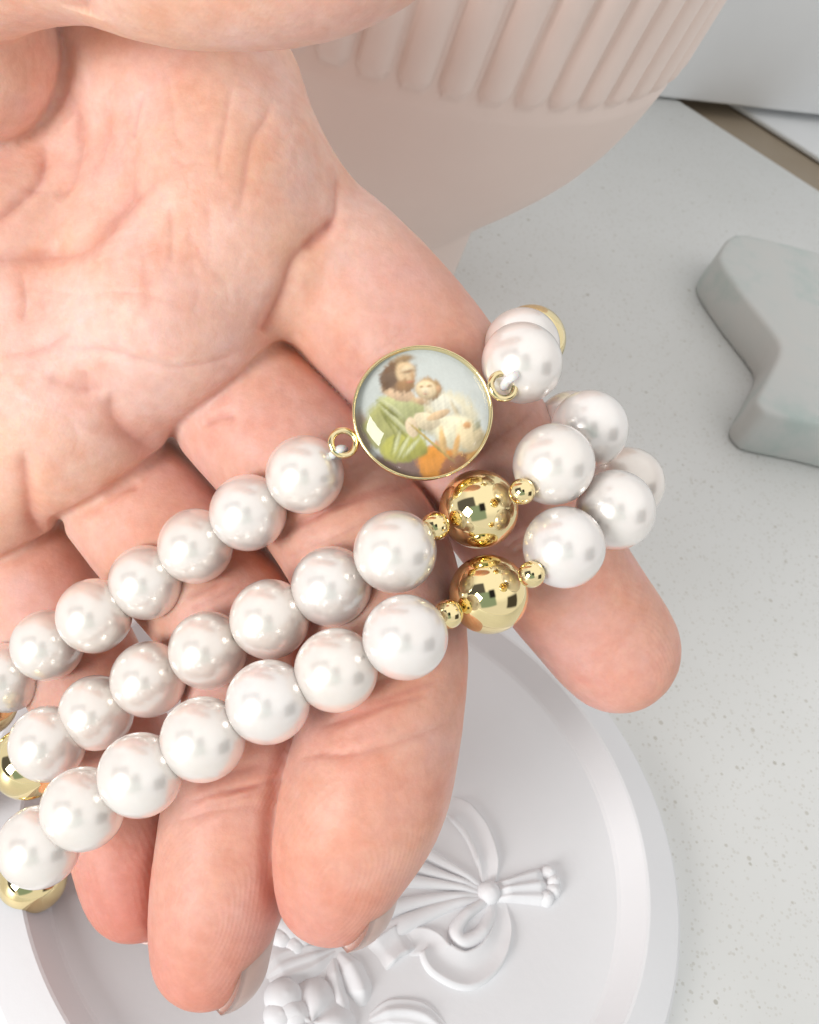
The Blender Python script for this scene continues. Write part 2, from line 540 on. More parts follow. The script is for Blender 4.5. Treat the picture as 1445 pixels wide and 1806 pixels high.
def relief_dome(name, px, py, rx, h, ry=None, rot=0, petals=0, seg=24):
    cx_, cy_ = plate_uv(px, py)
    ry = ry or rx
    V_ = [PL(cx_, cy_, FLOOR+h*(0.75 if petals else 1))]; Fc = []
    K = 7
    for k in range(1, K+1):
        t = k/K
        for i in range(seg):
            a = 2*math.pi*i/seg
            rr = 1.0
            hh = h*math.sqrt(max(0, 1-t*t))
            if petals:
                rr = 0.78+0.22*abs(math.cos(a*petals/2))
                hh = h*(0.55+0.45*abs(math.cos(a*petals/2))*math.sin(math.pi*min(1, t*1.05)))*math.sqrt(max(0, 1-t**4))
            x = rx*t*rr*math.cos(a); y = ry*t*rr*math.sin(a)
            V_.append(PL(cx_+x*math.cos(rot)-y*math.sin(rot), cy_+x*math.sin(rot)+y*math.cos(rot), FLOOR-0.15+hh))
    for i in range(seg): Fc.append((0, 1+i, 1+(i+1) % seg))
    for k in range(K-1):
        for i in range(seg):
            j = (i+1) % seg
            Fc.append((1+k*seg+i, 1+(k+1)*seg+i, 1+(k+1)*seg+j, 1+k*seg+j))
    return mesh_obj(name, V_, Fc, PLASTER, PLATE)
# stems gathered left of the knot, fanning under the finger
for pts, w in ((((858, 1570), (810, 1540), (740, 1500), (650, 1450)), 0.9), (((858, 1572), (800, 1552), (730, 1528), (640, 1490)), 0.8),
               (((856, 1576), (800, 1565), (720, 1553), (630, 1540)), 0.8), (((856, 1580), (790, 1583), (700, 1600), (610, 1640)), 0.9),
               (((858, 1584), (800, 1595), (730, 1622), (650, 1660)), 1.0)):
    relief_strip('flower_stem', pts, [0.6, w, w*1.5, w*1.8], 1.2)
relief_strip('ribbon_loop', [(862, 1562), (858, 1520), (840, 1470), (812, 1435), (790, 1418)], [1.3, 2.2, 2.6, 2.6, 2.2], 1.7, concave=True)
relief_strip('ribbon_loop', [(868, 1588), (864, 1618), (846, 1648), (816, 1662), (803, 1646), (818, 1618), (846, 1596), (864, 1584)], [0.9, 1.1, 1.3, 1.4, 1.3, 1.1, 0.9, 0.8], 1.7)
relief_strip('ribbon_tail', [(884, 1592), (884, 1640), (862, 1688), (820, 1712), (776, 1692), (756, 1662), (720, 1660)], [1.2, 2.0, 2.6, 3.2, 3.2, 2.2, 2.6], 1.6, concave=True)
relief_strip('ribbon_tail', [(720, 1650), (690, 1668), (664, 1690)], [2.6, 2.4, 2.6], 1.6, concave=True)
relief_dome('ribbon_knot', 861, 1576, 2.1, 2.3)
relief_strip('stem_bundle', [(866, 1575), (900, 1571), (940, 1566), (968, 1564)], [1.7, 2.2, 3.2, 3.6], 2.2, ridges=3)
for px, py in ((966, 1541), (974, 1557), (974, 1573), (962, 1586)):
    relief_dome('stem_end', px, py, 1.5, 1.9)
relief_strip('leaf', [(592, 1672), (545, 1690), (500, 1705), (470, 1725)], [1.0, 3.2, 3.6, 1.2], 1.3, ridges=4)
relief_strip('leaf', [(600, 1680), (618, 1710), (634, 1745), (640, 1775)], [0.8, 2.3, 2.2, 0.8], 1.6, ridges=1)
relief_strip('leaf', [(590, 1690), (590, 1730), (600, 1770), (615, 1806)], [0.8, 1.5, 1.6, 0.8], 1.4, ridges=1)
for px, py, r_ in ((512, 1640, 2.2), (530, 1655, 1.9), (498, 1655, 1.7), (520, 1668, 1.7), (500, 1760, 3.0), (520, 1792, 2.6), (492, 1792, 2.4)):
    relief_dome('berry', px, py, r_, r_*0.9)
relief_dome('flower', 545, 1810, 7.5, 2.6, petals=5, seg=40)
relief_strip('leaf', [(650, 1800), (690, 1785), (740, 1790), (790, 1820)], [0.8, 2.0, 2.2, 1.0], 1.2, ridges=2)

# ------------------------------------------------------------------ hand
def seg_cone(P, a, b_, ra, rb):
    ab = b_-a; L2 = float(ab@ab)
    q = P-a
    t = np.clip((q@ab)/L2, 0, 1)
    q = q-t[..., None]*ab
    return np.sqrt(np.einsum('ij,ij->i', q, q))-(ra+(rb-ra)*t)
def smin(a, b_, k):
    h = np.clip(k-np.abs(a-b_), 0, None)/k
    return np.minimum(a, b_)-h*h*k*0.25
# chains: list of (px, py, axis distance u, radius u)
palm = [
    ([(150, -120, 156, 16), (340, 190, 151.5, 14.6), (400, 340, 148, 14.2), (415, 420, 147.5, 13.0)]),
    ([(20, -20, 163, 15), (170, 250, 157.5, 13.0), (300, 565, 147.5, 12.8)]),
    ([(-110, 90, 162, 16), (20, 430, 154.5, 14.5), (120, 740, 152.5, 12.8)]),
    ([(-230, 250, 165, 17), (-120, 600, 157, 16), (-45, 862, 161.5, 12.4)]),
    ([(400, 410, 147.5, 12.6), (300, 545, 148, 12.2), (118, 715, 153, 12.2), (-45, 840, 161, 12)]),
]
fingers = {
    'index': [(420, 380, 153, 12.6), (570, 465, 152.5, 11.6), (705, 605, 151.5, 11.6), (812, 748, 151.5, 11.3), (915, 900, 153, 10.6), (1000, 1030, 156, 9.9), (1075, 1130, 159, 9.4), (1092, 1152, 159.5, 8.6)],
    'middle': [(320, 590, 158, 10.5), (423, 702, 155.0, 11.0), (514, 801, 152, 11.2), (604, 902, 149.5, 11.2), (662, 1010, 146, 10.8), (682, 1140, 142, 10.4), (672, 1270, 139.5, 10.3), (641, 1400, 138, 10.6), (605, 1500, 138, 9.1), (585, 1572, 138.5, 6.9)],
    'ring': [(150, 770, 162, 10), (235, 880, 159, 10.4), (325, 990, 155, 10.4), (410, 1095, 152, 10.2), (448, 1200, 149, 9.8), (440, 1320, 146, 9.5), (412, 1450, 144, 9.5), (384, 1585, 143.5, 8.7), (362, 1686, 143.5, 7.0)],
    'pinky': [(-40, 870, 169, 9.5), (35, 985, 167, 9.6), (100, 1100, 163.5, 9.4), (165, 1225, 160, 8.9), (205, 1350, 156, 8.4), (222, 1460, 153, 8.2), (236, 1545, 151.5, 7.4), (240, 1575, 151.5, 6.6)],
    'thenar': [(-330, -60, 150, 17), (-180, 20, 146, 14), (-72, 88, 140.5, 12.0), (-60, 94, 140.5, 11.8)],
    'thumb': [(-260, -60, 140, 17), (-60, -160, 124, 14.0), (140, -186, 116, 12.6), (330, -158, 111, 13.2), (520, -166, 107.5, 12.6), (665, -222, 105.5, 11), (780, -290, 104.5, 8.5)],
}
def cpts(ch): return [(C(x, y, d), r) for x, y, d, r in ch]
PALM = [cpts(c) for c in palm]
FING = {k: cpts(v) for k, v in fingers.items()}
def resample(ch, n=5):
    """smooth the chain with a spline so the finger bends without kinks"""
    a = np.array([np.append(p, r) for p, r in ch])
    c = catmull(a, n)
    return [(q[:3], q[3]) for q in c]
FINGS = {k: resample(v, 4) for k, v in FING.items()}
def sdf1(P):
    c = (P.min(0)+P.max(0))/2; rad = float(np.linalg.norm(P.max(0)-P.min(0)))/2
    def near(a, ra, b_, rb):
        ab = b_-a
        t = min(1.0, max(0.0, float((c-a)@ab)/float(ab@ab)))
        return np.linalg.norm(c-a-t*ab)-max(ra, rb)-rad < 7.0
    pl = np.full(len(P), 9.0)
    for ch in PALM:
        for (a, ra), (b_, rb) in zip(ch[:-1], ch[1:]):
            if near(a, ra, b_, rb): pl = smin(pl, seg_cone(P, a, b_, ra, rb), 5.0)
    out = pl
    for k, ch in FINGS.items():
        f = None
        for (a, ra), (b_, rb) in zip(ch[:-1], ch[1:]):
            if near(a, ra, b_, rb):
                d = seg_cone(P, a, b_, ra, rb)
                f = d if f is None else smin(f, d, 0.8)
        if f is not None:
            g = GROOVE.get(k, 0.0)
            prev = out
            out = smin(out, f, KJOIN[k])
            if g: out = out+g*np.exp(-(prev*prev+f*f)/1.3)
    return out
GROOVE = {'middle': 0.5, 'ring': 0.9, 'pinky': 0.8, 'thenar': 0.3}
KJOIN = {'index': 4.0, 'middle': 0.8, 'ring': 0.8, 'pinky': 0.8, 'thumb': 1.5, 'thenar': 1.4}
def sdf(P):
    """distance to the hand, evaluated in small neighbouring batches so far pieces are skipped"""
    cell = np.floor(P/14.0).astype(int)+64
    key = (cell[:, 0]*128+cell[:, 1])*128+cell[:, 2]
    order = np.argsort(key, kind='stable')
    cuts = np.flatnonzero(np.diff(key[order]))+1
    out = np.empty(len(P))
    for idx in np.split(order, cuts): out[idx] = sdf1(P[idx])
    return out
def surface_nets(lo, hi, h):
    n = np.ceil((hi-lo)/h).astype(int)+1
    # coarse pass finds blocks near the surface, only those get evaluated finely
    B = 8
    nb = np.ceil(n/B).astype(int)
    n = nb*B+1
    Fv = np.full(tuple(n), 5.0, np.float32)
    cb = np.stack(np.meshgrid(*[np.arange(k) for k in nb], indexing='ij'), -1).reshape(-1, 3)
    cen = lo+(cb+0.5)*B*h
    dc = sdf(cen)
    near = np.abs(dc) < B*h*0.9+2.5
    inside = dc < -(B*h*0.9+2.5)
    loc = np.stack(np.meshgrid(*[np.arange(B+1)]*3, indexing='ij'), -1).reshape(-1, 3)
    for c in cb[inside]:
        i, j, k = c*B; Fv[i:i+B+1, j:j+B+1, k:k+B+1] = -5
    blocks = cb[near]
    for s in range(0, len(blocks), 400):
        bb = blocks[s:s+400]
        idx = (bb[:, None, :]*B+loc[None]).reshape(-1, 3)
        val = sdf(lo+idx*h).astype(np.float32)
        Fv[idx[:, 0], idx[:, 1], idx[:, 2]] = val
    neg = Fv < 0
    cs = np.zeros(tuple(n-1), np.int8)
    for dx in (0, 1):
        for dy in (0, 1):
            for dz in (0, 1):
                cs += neg[dx:n[0]-1+dx, dy:n[1]-1+dy, dz:n[2]-1+dz]
    act = (cs > 0) & (cs < 8)
    ids = np.full(act.shape, -1, np.int64)
    cells = np.argwhere(act)
    ids[act] = np.arange(len(cells))
    acc = np.zeros((len(cells), 3)); cnt = np.zeros(len(cells))
    corners = [(i, j, k) for i in (0, 1) for j in (0, 1) for k in (0, 1)]
    for a in corners:
        for ax in range(3):
            if a[ax] == 1: continue
            b_ = list(a); b_[ax] = 1
            fa = Fv[tuple((cells+a).T)]; fb = Fv[tuple((cells+b_).T)]
            m_ = (fa < 0) != (fb < 0)
            t = fa[m_]/(fa[m_]-fb[m_])
            pos = np.array(a, float)[None].repeat(m_.sum(), 0); pos[:, ax] = t
            acc[m_] += pos; cnt[m_] += 1
    verts = lo+(cells+acc/cnt[:, None])*h
    quads = []
    for ax in range(3):
        o1, o2 = [(1, 2), (2, 0), (0, 1)][ax]
        sl0 = [slice(1, n[d]-1) for d in range(3)]; sl1 = [slice(1, n[d]-1) for d in range(3)]
        sl0[ax] = slice(0, n[ax]-1); sl1[ax] = slice(1, n[ax])
        na = neg[tuple(sl0)]; nb_ = neg[tuple(sl1)]
        e = np.argwhere(na != nb_)
        flip = na[tuple(e.T)]
        off = np.array([sl0[0].start, sl0[1].start, sl0[2].start]); e = e+off
        def cid(d1, d2):
            q = e.copy(); q[:, o1] -= d1; q[:, o2] -= d2
            return ids[tuple(q.T)]
        q = np.stack([cid(1, 1), cid(0, 1), cid(0, 0), cid(1, 0)], 1)
        q[~flip] = q[~flip][:, ::-1]
        quads.append(q)
    q = np.concatenate(quads)
    return verts, q[(q >= 0).all(1)]
def vnormals(V_, Q):
    d1 = V_[Q[:, 2]]-V_[Q[:, 0]]; d2 = V_[Q[:, 3]]-V_[Q[:, 1]]
    fn = np.cross(d1, d2)
    n = np.zeros_like(V_)
    for k in range(4): np.add.at(n, Q[:, k], fn)
    return n/(np.linalg.norm(n, axis=1)[:, None]+1e-12)
# creases: photo points, half width (u), depth (u)
creases = [
    ([(597, 300), (594, 340), (592, 382), (570, 408)], 0.6, 0.4),
    ([(590, 386), (553, 423), (518, 463), (500, 518), (471, 578), (465, 590)], 1.0, 0.75),
    ([(592, 382), (575, 410), (540, 445)], 0.7, 0.5),
    ([(486, 164), (468, 209), (448, 239), (438, 284), (428, 344), (413, 384)], 0.7, 0.30),
    ([(284, 100), (299, 150), (306, 200), (311, 239), (330, 262)], 0.4, 0.14),
    ([(299, 359), (303, 415), (301, 473)], 0.6, 0.22),
    ([(234, 259), (229, 339), (199, 379), (150, 438), (80, 453), (0, 458), (-60, 460)], 1.3, 0.9),
    ([(294, 304), (245, 345), (219, 369), (164, 438)], 1.0, 0.5),
    ([(80, 249), (68, 319), (0, 384), (-60, 420)], 0.9, 0.9),
    ([(125, 160), (145, 235), (125, 325), (90, 345)], 0.9, 0.6),
    ([(180, 165), (195, 220), (180, 270), (150, 330)], 0.8, 0.36),
    ([(219, 115), (225, 180), (222, 235), (200, 290)], 0.7, 0.3),
    ([(255, 160), (240, 205), (232, 250)], 0.45, 0.3),
    ([(0, 627), (50, 622), (100, 600), (140, 570)], 1.4, 0.6),
    ([(110, 612), (149, 614), (199, 620), (269, 640), (324, 649), (394, 635), (420, 620)], 0.7, 0.55),
    ([(194, 689), (199, 734), (234, 774), (279, 799)], 1.5, 0.7),
    ([(37, 790), (42, 849), (55, 914), (80, 943)], 1.2, 0.8),
    ([(70, 660), (140, 685), (190, 690)], 1.6, 0.5),
    ([(150, 650), (155, 700)], 1.2, 0.35),
    ([(355, 753), (385, 738), (420, 733)], 0.8, 0.45),
    ([(180, 876), (215, 860), (250, 855)], 0.8, 0.4),
    ([(470, 962), (530, 925), (600, 890), (690, 865), (745, 850)], 0.9, 0.5),
    ([(490, 940), (560, 905), (650, 868), (720, 845)], 0.5, 0.3),
    ([(505, 985), (580, 950), (680, 905)], 0.5, 0.3),
    ([(525, 1340), (565, 1330), (605, 1332), (680, 1318), (760, 1290), (815, 1262)], 0.55, 0.28),
    ([(560, 1285), (640, 1250), (720, 1220), (790, 1195)], 0.6, 0.35),
    ([(340, 1388), (400, 1365), (480, 1345)], 0.6, 0.3),
    ([(310, 1452), (380, 1430), (470, 1420)], 0.5, 0.25),
    ([(330, 1415), (400, 1395), (480, 1385)], 0.4, 0.18),
    ([(760, 850), (830, 800), (900, 760), (950, 715)], 0.7, 0.35),
    ([(745, 620), (700, 640)], 0.6, 0.2),
    ([(148, -20), (150, 20), (150, 60)], 1.6, 0.7),
    ([(330, 440), (350, 500), (345, 560)], 0.7, 0.14),
    ([(250, 430), (262, 500), (262, 560)], 0.7, 0.13),
    ([(365, 350), (372, 420), (365, 480)], 0.6, 0.12),
    ([(40, 480), (45, 530), (40, 570)], 0.6, 0.3),
    ([(60, 500), (130, 520), (220, 515), (330, 535)], 0.5, 0.2),
    ([(410, 150), (395, 230), (385, 300)], 0.4, 0.2),
]
wr = np.random.default_rng(12)
for _ in range(95):                       # the small random lines of the palm
    x, y = wr.uniform(-10, 560), wr.uniform(95, 780)
    if y-90 > 1.0*(560-x)+250 or y < (x-440)*1.15+90: continue
    a = math.radians(wr.normal(100, 22) if wr.random() < 0.7 else wr.normal(20, 18)); L = wr.uniform(25, 75); b_ = wr.normal(0, 9)
    ux, uy = math.cos(a), math.sin(a)
    creases.append(([(x-ux*L/2, y-uy*L/2+100*0), (x-uy*b_, y+ux*b_), (x+ux*L/2, y+uy*L/2)], wr.uniform(0.25, 0.4), wr.uniform(0.03, 0.09)))
for fx, fy, ang, hw_ in ((690, 640, -38, 95), (560, 850, -35, 90), (660, 1230, -15, 110), (430, 1390, -14, 80), (380, 1040, -35, 80), (850, 800, -38, 90), (950, 960, -35, 80)):
    for _ in range(7):                    # and across the finger joints
        a = math.radians(ang+wr.normal(0, 5)); L = wr.uniform(50, 2*hw_); o_ = wr.normal(0, 16); t_ = wr.uniform(-0.3, 0.3)*hw_
        ux, uy = math.cos(a), math.sin(a); x, y = fx-uy*o_+ux*t_, fy+ux*o_+uy*t_
        creases.append(([(x-ux*L/2, y-uy*L/2), (x, y+wr.normal(0, 4)), (x+ux*L/2, y+uy*L/2)], wr.uniform(0.26, 0.42), wr.uniform(0.07, 0.2)))
def build_hand():
    lo = np.array([-84., -92., -176.]); hi = np.array([48., 98., -92.])
    V_, Q = surface_nets(lo, hi, 0.55)
    e = 0.15
    for _ in range(2):                                     # settle on the exact surface
        f = sdf(V_)
        g = np.stack([sdf(V_+np.eye(3)[k]*e)-f for k in range(3)], 1)/e
        V_ = V_-np.clip(f, -0.3, 0.3)[:, None]*g/(np.sum(g*g, 1)[:, None]+1e-6)
    # subdivide once (linear mid points, then relax) for fine folds
    nv = len(V_)
    ed_ = np.sort(np.concatenate([Q[:, [0, 1]], Q[:, [1, 2]], Q[:, [2, 3]], Q[:, [3, 0]]]), 1)
    key = ed_[:, 0]*nv+ed_[:, 1]
    uk, inv = np.unique(key, return_inverse=True)
    em = (V_[uk//nv]+V_[uk % nv])/2
    fc = V_[Q].mean(1)
    nq = len(Q); inv = inv.reshape(4, nq)+nv
    fi = np.arange(nq)+nv+len(uk)
    V2 = np.concatenate([V_, em, fc])
    Q2 = np.concatenate([np.stack([Q[:, 0], inv[0], fi, inv[3]], 1), np.stack([Q[:, 1], inv[1], fi, inv[0]], 1),
                         np.stack([Q[:, 2], inv[2], fi, inv[1]], 1), np.stack([Q[:, 3], inv[3], fi, inv[2]], 1)])
    V_, Q = V2, Q2
    def relax(V_, it):
        for _ in range(it):
            acc = np.zeros_like(V_); cnt = np.zeros(len(V_))
            for k in range(4):
                np.add.at(acc, Q[:, k], V_[Q[:, (k+1) % 4]]+V_[Q[:, (k+3) % 4]]); np.add.at(cnt, Q[:, k], 2)
            V_ = 0.5*V_+0.5*acc/np.maximum(cnt, 1)[:, None]
        return V_
    V_ = relax(V_, 3)
    n = vnormals(V_, Q)
    front = n[:, 2] > 0.05
    pxy = np.stack([CX+V_[:, 0]/(-V_[:, 2])*F, CY-V_[:, 1]/(-V_[:, 2])*F], 1)
    k_u = -V_[:, 2]/F                                      # u per photo pixel at the vertex
    disp = np.zeros(len(V_))
    thumbmask = V_[:, 2] > -122
    for pts, w, dep in creases:
        c = catmull(pts, 8)
        b0, b1_ = c.min(0)-60, c.max(0)+60
        s = front & (pxy[:, 0] > b0[0]) & (pxy[:, 0] < b1_[0]) & (pxy[:, 1] > b0[1]) & (pxy[:, 1] < b1_[1])
        is_thumb = pts[0][1] < 10
        s &= (thumbmask == is_thumb)
        P = pxy[s]
        best = np.full(len(P), 1e9); tt = np.zeros(len(P))
        for i in range(len(c)-1):
            a, b_ = c[i], c[i+1]; ab = b_-a
            t = np.clip(((P-a)@ab)/(ab@ab+1e-9), 0, 1)
            d = np.linalg.norm(P-a-t[:, None]*ab, axis=1)
            u = d < best; best[u] = d[u]; tt[u] = (i+t[u])/(len(c)-1)
        d = best*k_u[s]
        fade = np.clip(np.minimum(tt, 1-tt)*5+0.15, 0, 1)
        pr = -np.exp(-(d/w)**1.35)+0.08*np.exp(-((d-2.4*w)/(1.4*w))**2)
        in_palm = 0.72 if (len(pts) > 3 and max(q[0] for q in pts) < 440 and max(q[1] for q in pts) < 660) else 1.0
        disp[s] += dep*pr*fade*in_palm
    # soft unevenness of flesh
    def wob(P, s, seed):
        r = np.random.default_rng(seed); o = np.zeros(len(P))
        for _ in range(7):
            kv = r.normal(size=3); kv /= np.linalg.norm(kv)
            o += np.sin(P@kv*s*r.uniform(0.6, 1.5)+r.uniform(0, 6.28))
        return o/7
    disp += 0.28*wob(V_, 0.20, 3)+0.06*wob(V_, 0.7, 5)+0.03*wob(V_, 2.2, 8)
    V_ = V_+n*disp[:, None]
    V_ = relax(V_, 1)
    # colour zones: pink fingertips and the pads of the palm, stored as an amount of redness
    red = np.zeros(len(V_))
    for name, rad, amt in (('middle', 17, 0.75), ('ring', 17, 0.85), ('pinky', 19, 0.9), ('index', 18, 0.5), ('thumb', 14, 0.4)):
        tip = FING[name][-1][0]
        d = np.linalg.norm(V_-tip, axis=1)
        red = np.maximum(red, amt*np.clip(1.25-d/rad, 0, 1)**1.0)
    for name, idx, rad, amt in (('middle', 6, 8, 0.35), ('middle', 3, 9, 0.3), ('ring', 3, 9, 0.3), ('ring', 6, 8, 0.4), ('pinky', 2, 9, 0.4)):
        d = np.linalg.norm(V_-FING[name][idx][0], axis=1)
        red = np.maximum(red, amt*np.clip(1.6-d/rad, 0, 1))
    for name, amt in (('middle', 0.60), ('ring', 0.52), ('index', 0.58), ('pinky', 0.40)):
        for a, _ in FINGS[name][8:]:
            red = np.maximum(red, amt*np.clip(1.6-np.linalg.norm(V_-a, axis=1)/11.0, 0, 1))
    red += 0.7*np.clip(-disp-0.14, 0, 0.7)
    red = np.clip(red+0.10*wob(V_, 0.35, 21), 0, 1)
    # ridge coordinate: finger tips loop, palm runs across
    ridge = np.zeros(len(V_)); ramt = 0.3*np.clip(wob(V_, 0.2, 77)*2, 0, 1)
    pxu = pxy*k_u[:, None]
    ridge = (pxu[:, 0]*0.96+pxu[:, 1]*0.28+1.2*wob(V_, 0.25, 31))*9.0
    for name in ('index', 'middle', 'ring', 'pinky', 'thumb'):
        tip, _ = FING[name][-2]; b3 = FING[name][-4][0]
        ax = tip-b3; ax /= np.linalg.norm(ax)
        d = V_-tip
        al = d@ax
        lat = np.linalg.norm(d[:, :2]-np.outer(al, ax[:2]), axis=1)
        dn = np.linalg.norm(d, axis=1); m_ = dn < 17
        ramt = np.maximum(ramt*(dn > 17), np.clip((17-dn)/5, 0, 1))
        ridge[m_] = (np.sqrt(((al[m_]-3.0)*0.62+0.25*lat[m_])**2+(lat[m_]*1.25)**2+2.0)+1.5*wob(V_[m_], 0.28, 9)+0.35*wob(V_[m_], 0.9, 19))*9.5
    Vw = W(V_)
    cen = Vw.mean(0)
    me = bpy.data.meshes.new('hand')
    me.vertices.add(len(Vw)); me.vertices.foreach_set('co', (Vw-cen).astype(np.float32).ravel())
    me.loops.add(Q.size); me.loops.foreach_set('vertex_index', Q.astype(np.int32).ravel())
    me.polygons.add(len(Q))
    me.polygons.foreach_set('loop_start', np.arange(0, Q.size, 4, dtype=np.int32))
    me.update(calc_edges=True); me.validate()
    for nm, arr in (('red', red), ('ridge', ridge), ('ridge_amount', ramt)):
        a = me.attributes.new(nm, 'FLOAT', 'POINT'); a.data.foreach_set('value', arr.astype(np.float32))
    me.shade_smooth(); me.materials.append(SKIN)
    o = bpy.data.objects.new('hand', me); o.location = cen
    link(o)
    tag(o, 'open bare hand, palm up, cradling the pearl beads across its curled fingers', 'hand')
    return o
HAND = build_hand()

def nail(finger, i0, tipk, ndir, length, halfang, rk, off=0.0):
    """curved nail plate lying on the outer side of a finger's last joint, its free edge hugging the tip"""
    tip, r = FING[finger][-1]; base = FING[finger][i0][0]
    ax = tip-base; ax /= np.linalg.norm(ax)
    nd = np.array(ndir, float); nd -= ax*(nd@ax); nd /= np.linalg.norm(nd)
    sd = np.cross(ax, nd)
    nu, nv = 22, 20
    V_ = []
    for layer in (0.0, -2.4):
        for i in range(nu+1):
            s_ = i/nu
            for j in range(nv+1):
                w = -1+2*j/nv
                al = tipk-length*(1-s_)
                al -= (1.2*s_+0.8*(1-s_))*abs(w)**3
                rr = rk+layer if al < 0 else (rk+layer)*math.sqrt(max(0.0, 1-(al/(tipk+0.5))**2))
                a = halfang*w
                V_.append(tip+ax*al+nd*(rr*math.cos(a)+off)+sd*rr*math.sin(a))
    Fc = []
    n1 = (nu+1)*(nv+1)
    for i in range(nu):
        for j in range(nv):
            k = i*(nv+1)+j
            Fc.append((k, k+1, k+nv+2, k+nv+1)); k += n1
            Fc.append((k, k+nv+1, k+nv+2, k+1))
    for i in range(nu):
        for j in (0, nv):
            k = i*(nv+1)+j; Fc.append((k, k+nv+1, k+nv+1+n1, k+n1))
    for j in range(nv):
        for i in (0, nu):
            k = i*(nv+1)+j; Fc.append((k, k+1, k+1+n1, k+n1))
    return mesh_obj('fingernail', W(np.array(V_)), Fc, NAIL, HAND)
nail('middle', -2, 6.9, (0.90, -0.2, -0.40), 15, 1.35, 7.4, 1.2)
nail('ring', -2, 6.9, (0.90, -0.15, -0.42), 15, 1.35, 7.4, 1.2)
nail('index', -4, 9.4, (0.30, 0.1, -0.95), 13, 1.1, 9.2)
nail('pinky', -4, 7.2, (0.3, 0.0, -0.95), 11, 1.1, 7.0)

# ------------------------------------------------------------------ rosary
ROS = empty('pearl_rosary', W(C(600, 950, 140)))
tag(ROS, 'white pearl beads strung with gold beads and a round picture medal, draped over the hand', 'rosary')
def ball_mesh(name, mat, seg=48, rings=32, hole=0.11, flat=1.0):
    """bead with a drilled hole along local z, radius 1 u"""
    V_, Fc = [], []
    t0 = math.asin(hole)
    prof = [(hole*0.98, math.cos(t0)-0.35), (hole, math.cos(t0)-0.03)]
    for i in range(rings+1):
        t = t0+0.02+(math.pi-2*t0-0.04)*i/rings
        prof.append((math.sin(t), math.cos(t)*flat))
    prof += [(hole, -math.cos(t0)+0.03), (hole*0.98, -math.cos(t0)+0.35)]
    for r, z in prof:
        for i in range(seg):
            a = 2*math.pi*i/seg
            V_.append((r*math.cos(a), r*math.sin(a), z))
    for k in range(len(prof)-1):
        for i in range(seg):
            j = (i+1) % seg
            Fc.append((k*seg+i, (k+1)*seg+i, (k+1)*seg+j, k*seg+j))
    me = bpy.data.meshes.new(name); me.from_pydata(V_, [], Fc); me.shade_smooth(); me.materials.append(mat)
    return me
PM = ball_mesh('pearl', PEARL, hole=0.035); GM = ball_mesh('gold_bead', GOLD, hole=0.07)
def bead(name, me, pos_c, axis_c, r):
    o = bpy.data.objects.new(name, me)
    p = W(pos_c)
    o.location = Vector(p)-ROS.location
    ax = Vector(RW @ np.asarray(axis_c, float))
    q = ax.to_track_quat('Z', 'Y').to_matrix().to_4x4()
    roll = Matrix.Rotation(random.uniform(0, 6.28), 4, 'Z')
    o.rotation_euler = (q @ roll).to_euler()
    j = 0.012 if r > 3 and me is PM else 0.0
    o.scale = tuple(r*S*(1+random.uniform(-j, j)) for _ in range(3))
    link(o, ROS)
    return o
def dist(rpx, r=5.0): return r*F/rpx
def strand(items, a0=None, a1=None):
    """items: (kind, px, py, radius px, real radius u) in order; string runs through the centres"""
    P = [C(x, y, dist(rp, r)) for _, x, y, rp, r in items]
    for i, (k, x, y, rp, r) in enumerate(items):
        a = P[max(i-1, 0)]; b_ = P[min(i+1, len(P)-1)]
        ax = (b_-a)*np.array([1, 1, 0.35])
        if i == 0 and a0 is not None: ax = np.array(a0, float)
        if i == len(P)-1 and a1 is not None: ax = np.array(a1, float)
        bead({'p': 'pearl', 'g': 'gold_bead', 's': 'spacer_bead'}[k], PM if k == 'p' else GM, P[i], ax, r)
    return P
def tube(name, pts_w, rad, mat, parent, seg=10, closed=False):
    pts_w = np.array(pts_w); n = len(pts_w)
    V_, Fc = [], []
    if closed: d = np.roll(pts_w, -1, 0)-np.roll(pts_w, 1, 0)
    else: d = np.gradient(pts_w, axis=0)
    d /= np.linalg.norm(d, axis=1)[:, None]
    up = np.array([0.31, 0.2, 0.93])
    for i in range(n):
        a = np.cross(d[i], up); a /= np.linalg.norm(a); b_ = np.cross(d[i], a)
        for j in range(seg):
            t = 2*math.pi*j/seg
            V_.append(pts_w[i]+rad*(a*math.cos(t)+b_*math.sin(t)))
    for i in range(n if closed else n-1):
        i2 = (i+1) % n
        for j in range(seg):
            j2 = (j+1) % seg
            Fc.append((i*seg+j, i2*seg+j, i2*seg+j2, i*seg+j2))
    return mesh_obj(name, V_, Fc, mat, parent)
s1 = strand([('p', 538, 837, 70, 5), ('p', 438, 904, 68.5, 5), ('p', 345, 963, 67, 5), ('p', 258, 1027, 66, 5), ('p', 166, 1086, 66, 5),
             ('p', 84, 1138, 63.5, 5), ('p', 13, 1195, 61.5, 5), ('g', -30, 1240, 60, 5), ('p', -90, 1300, 60, 5)])
s2 = strand([('p', -95, 1400, 60, 5), ('g', 50, 1346, 64, 5), ('p', 84, 1312, 66.5, 5), ('p', 170, 1257, 66, 5), ('p', 262, 1198, 67, 5), ('p', 367, 1147, 69, 5), ('p', 476, 1092, 70.5, 5),
             ('p', 585, 1034, 71, 5), ('p', 697, 973, 73.5, 5), ('s', 768, 928, 26, 1.8), ('g', 845, 898, 70, 5), ('s', 921, 867, 23.8, 1.6),
             ('p', 977, 819, 72.5, 5), ('p', 1040, 756, 68.5, 5), ('p', 1008, 752, 63, 5)])
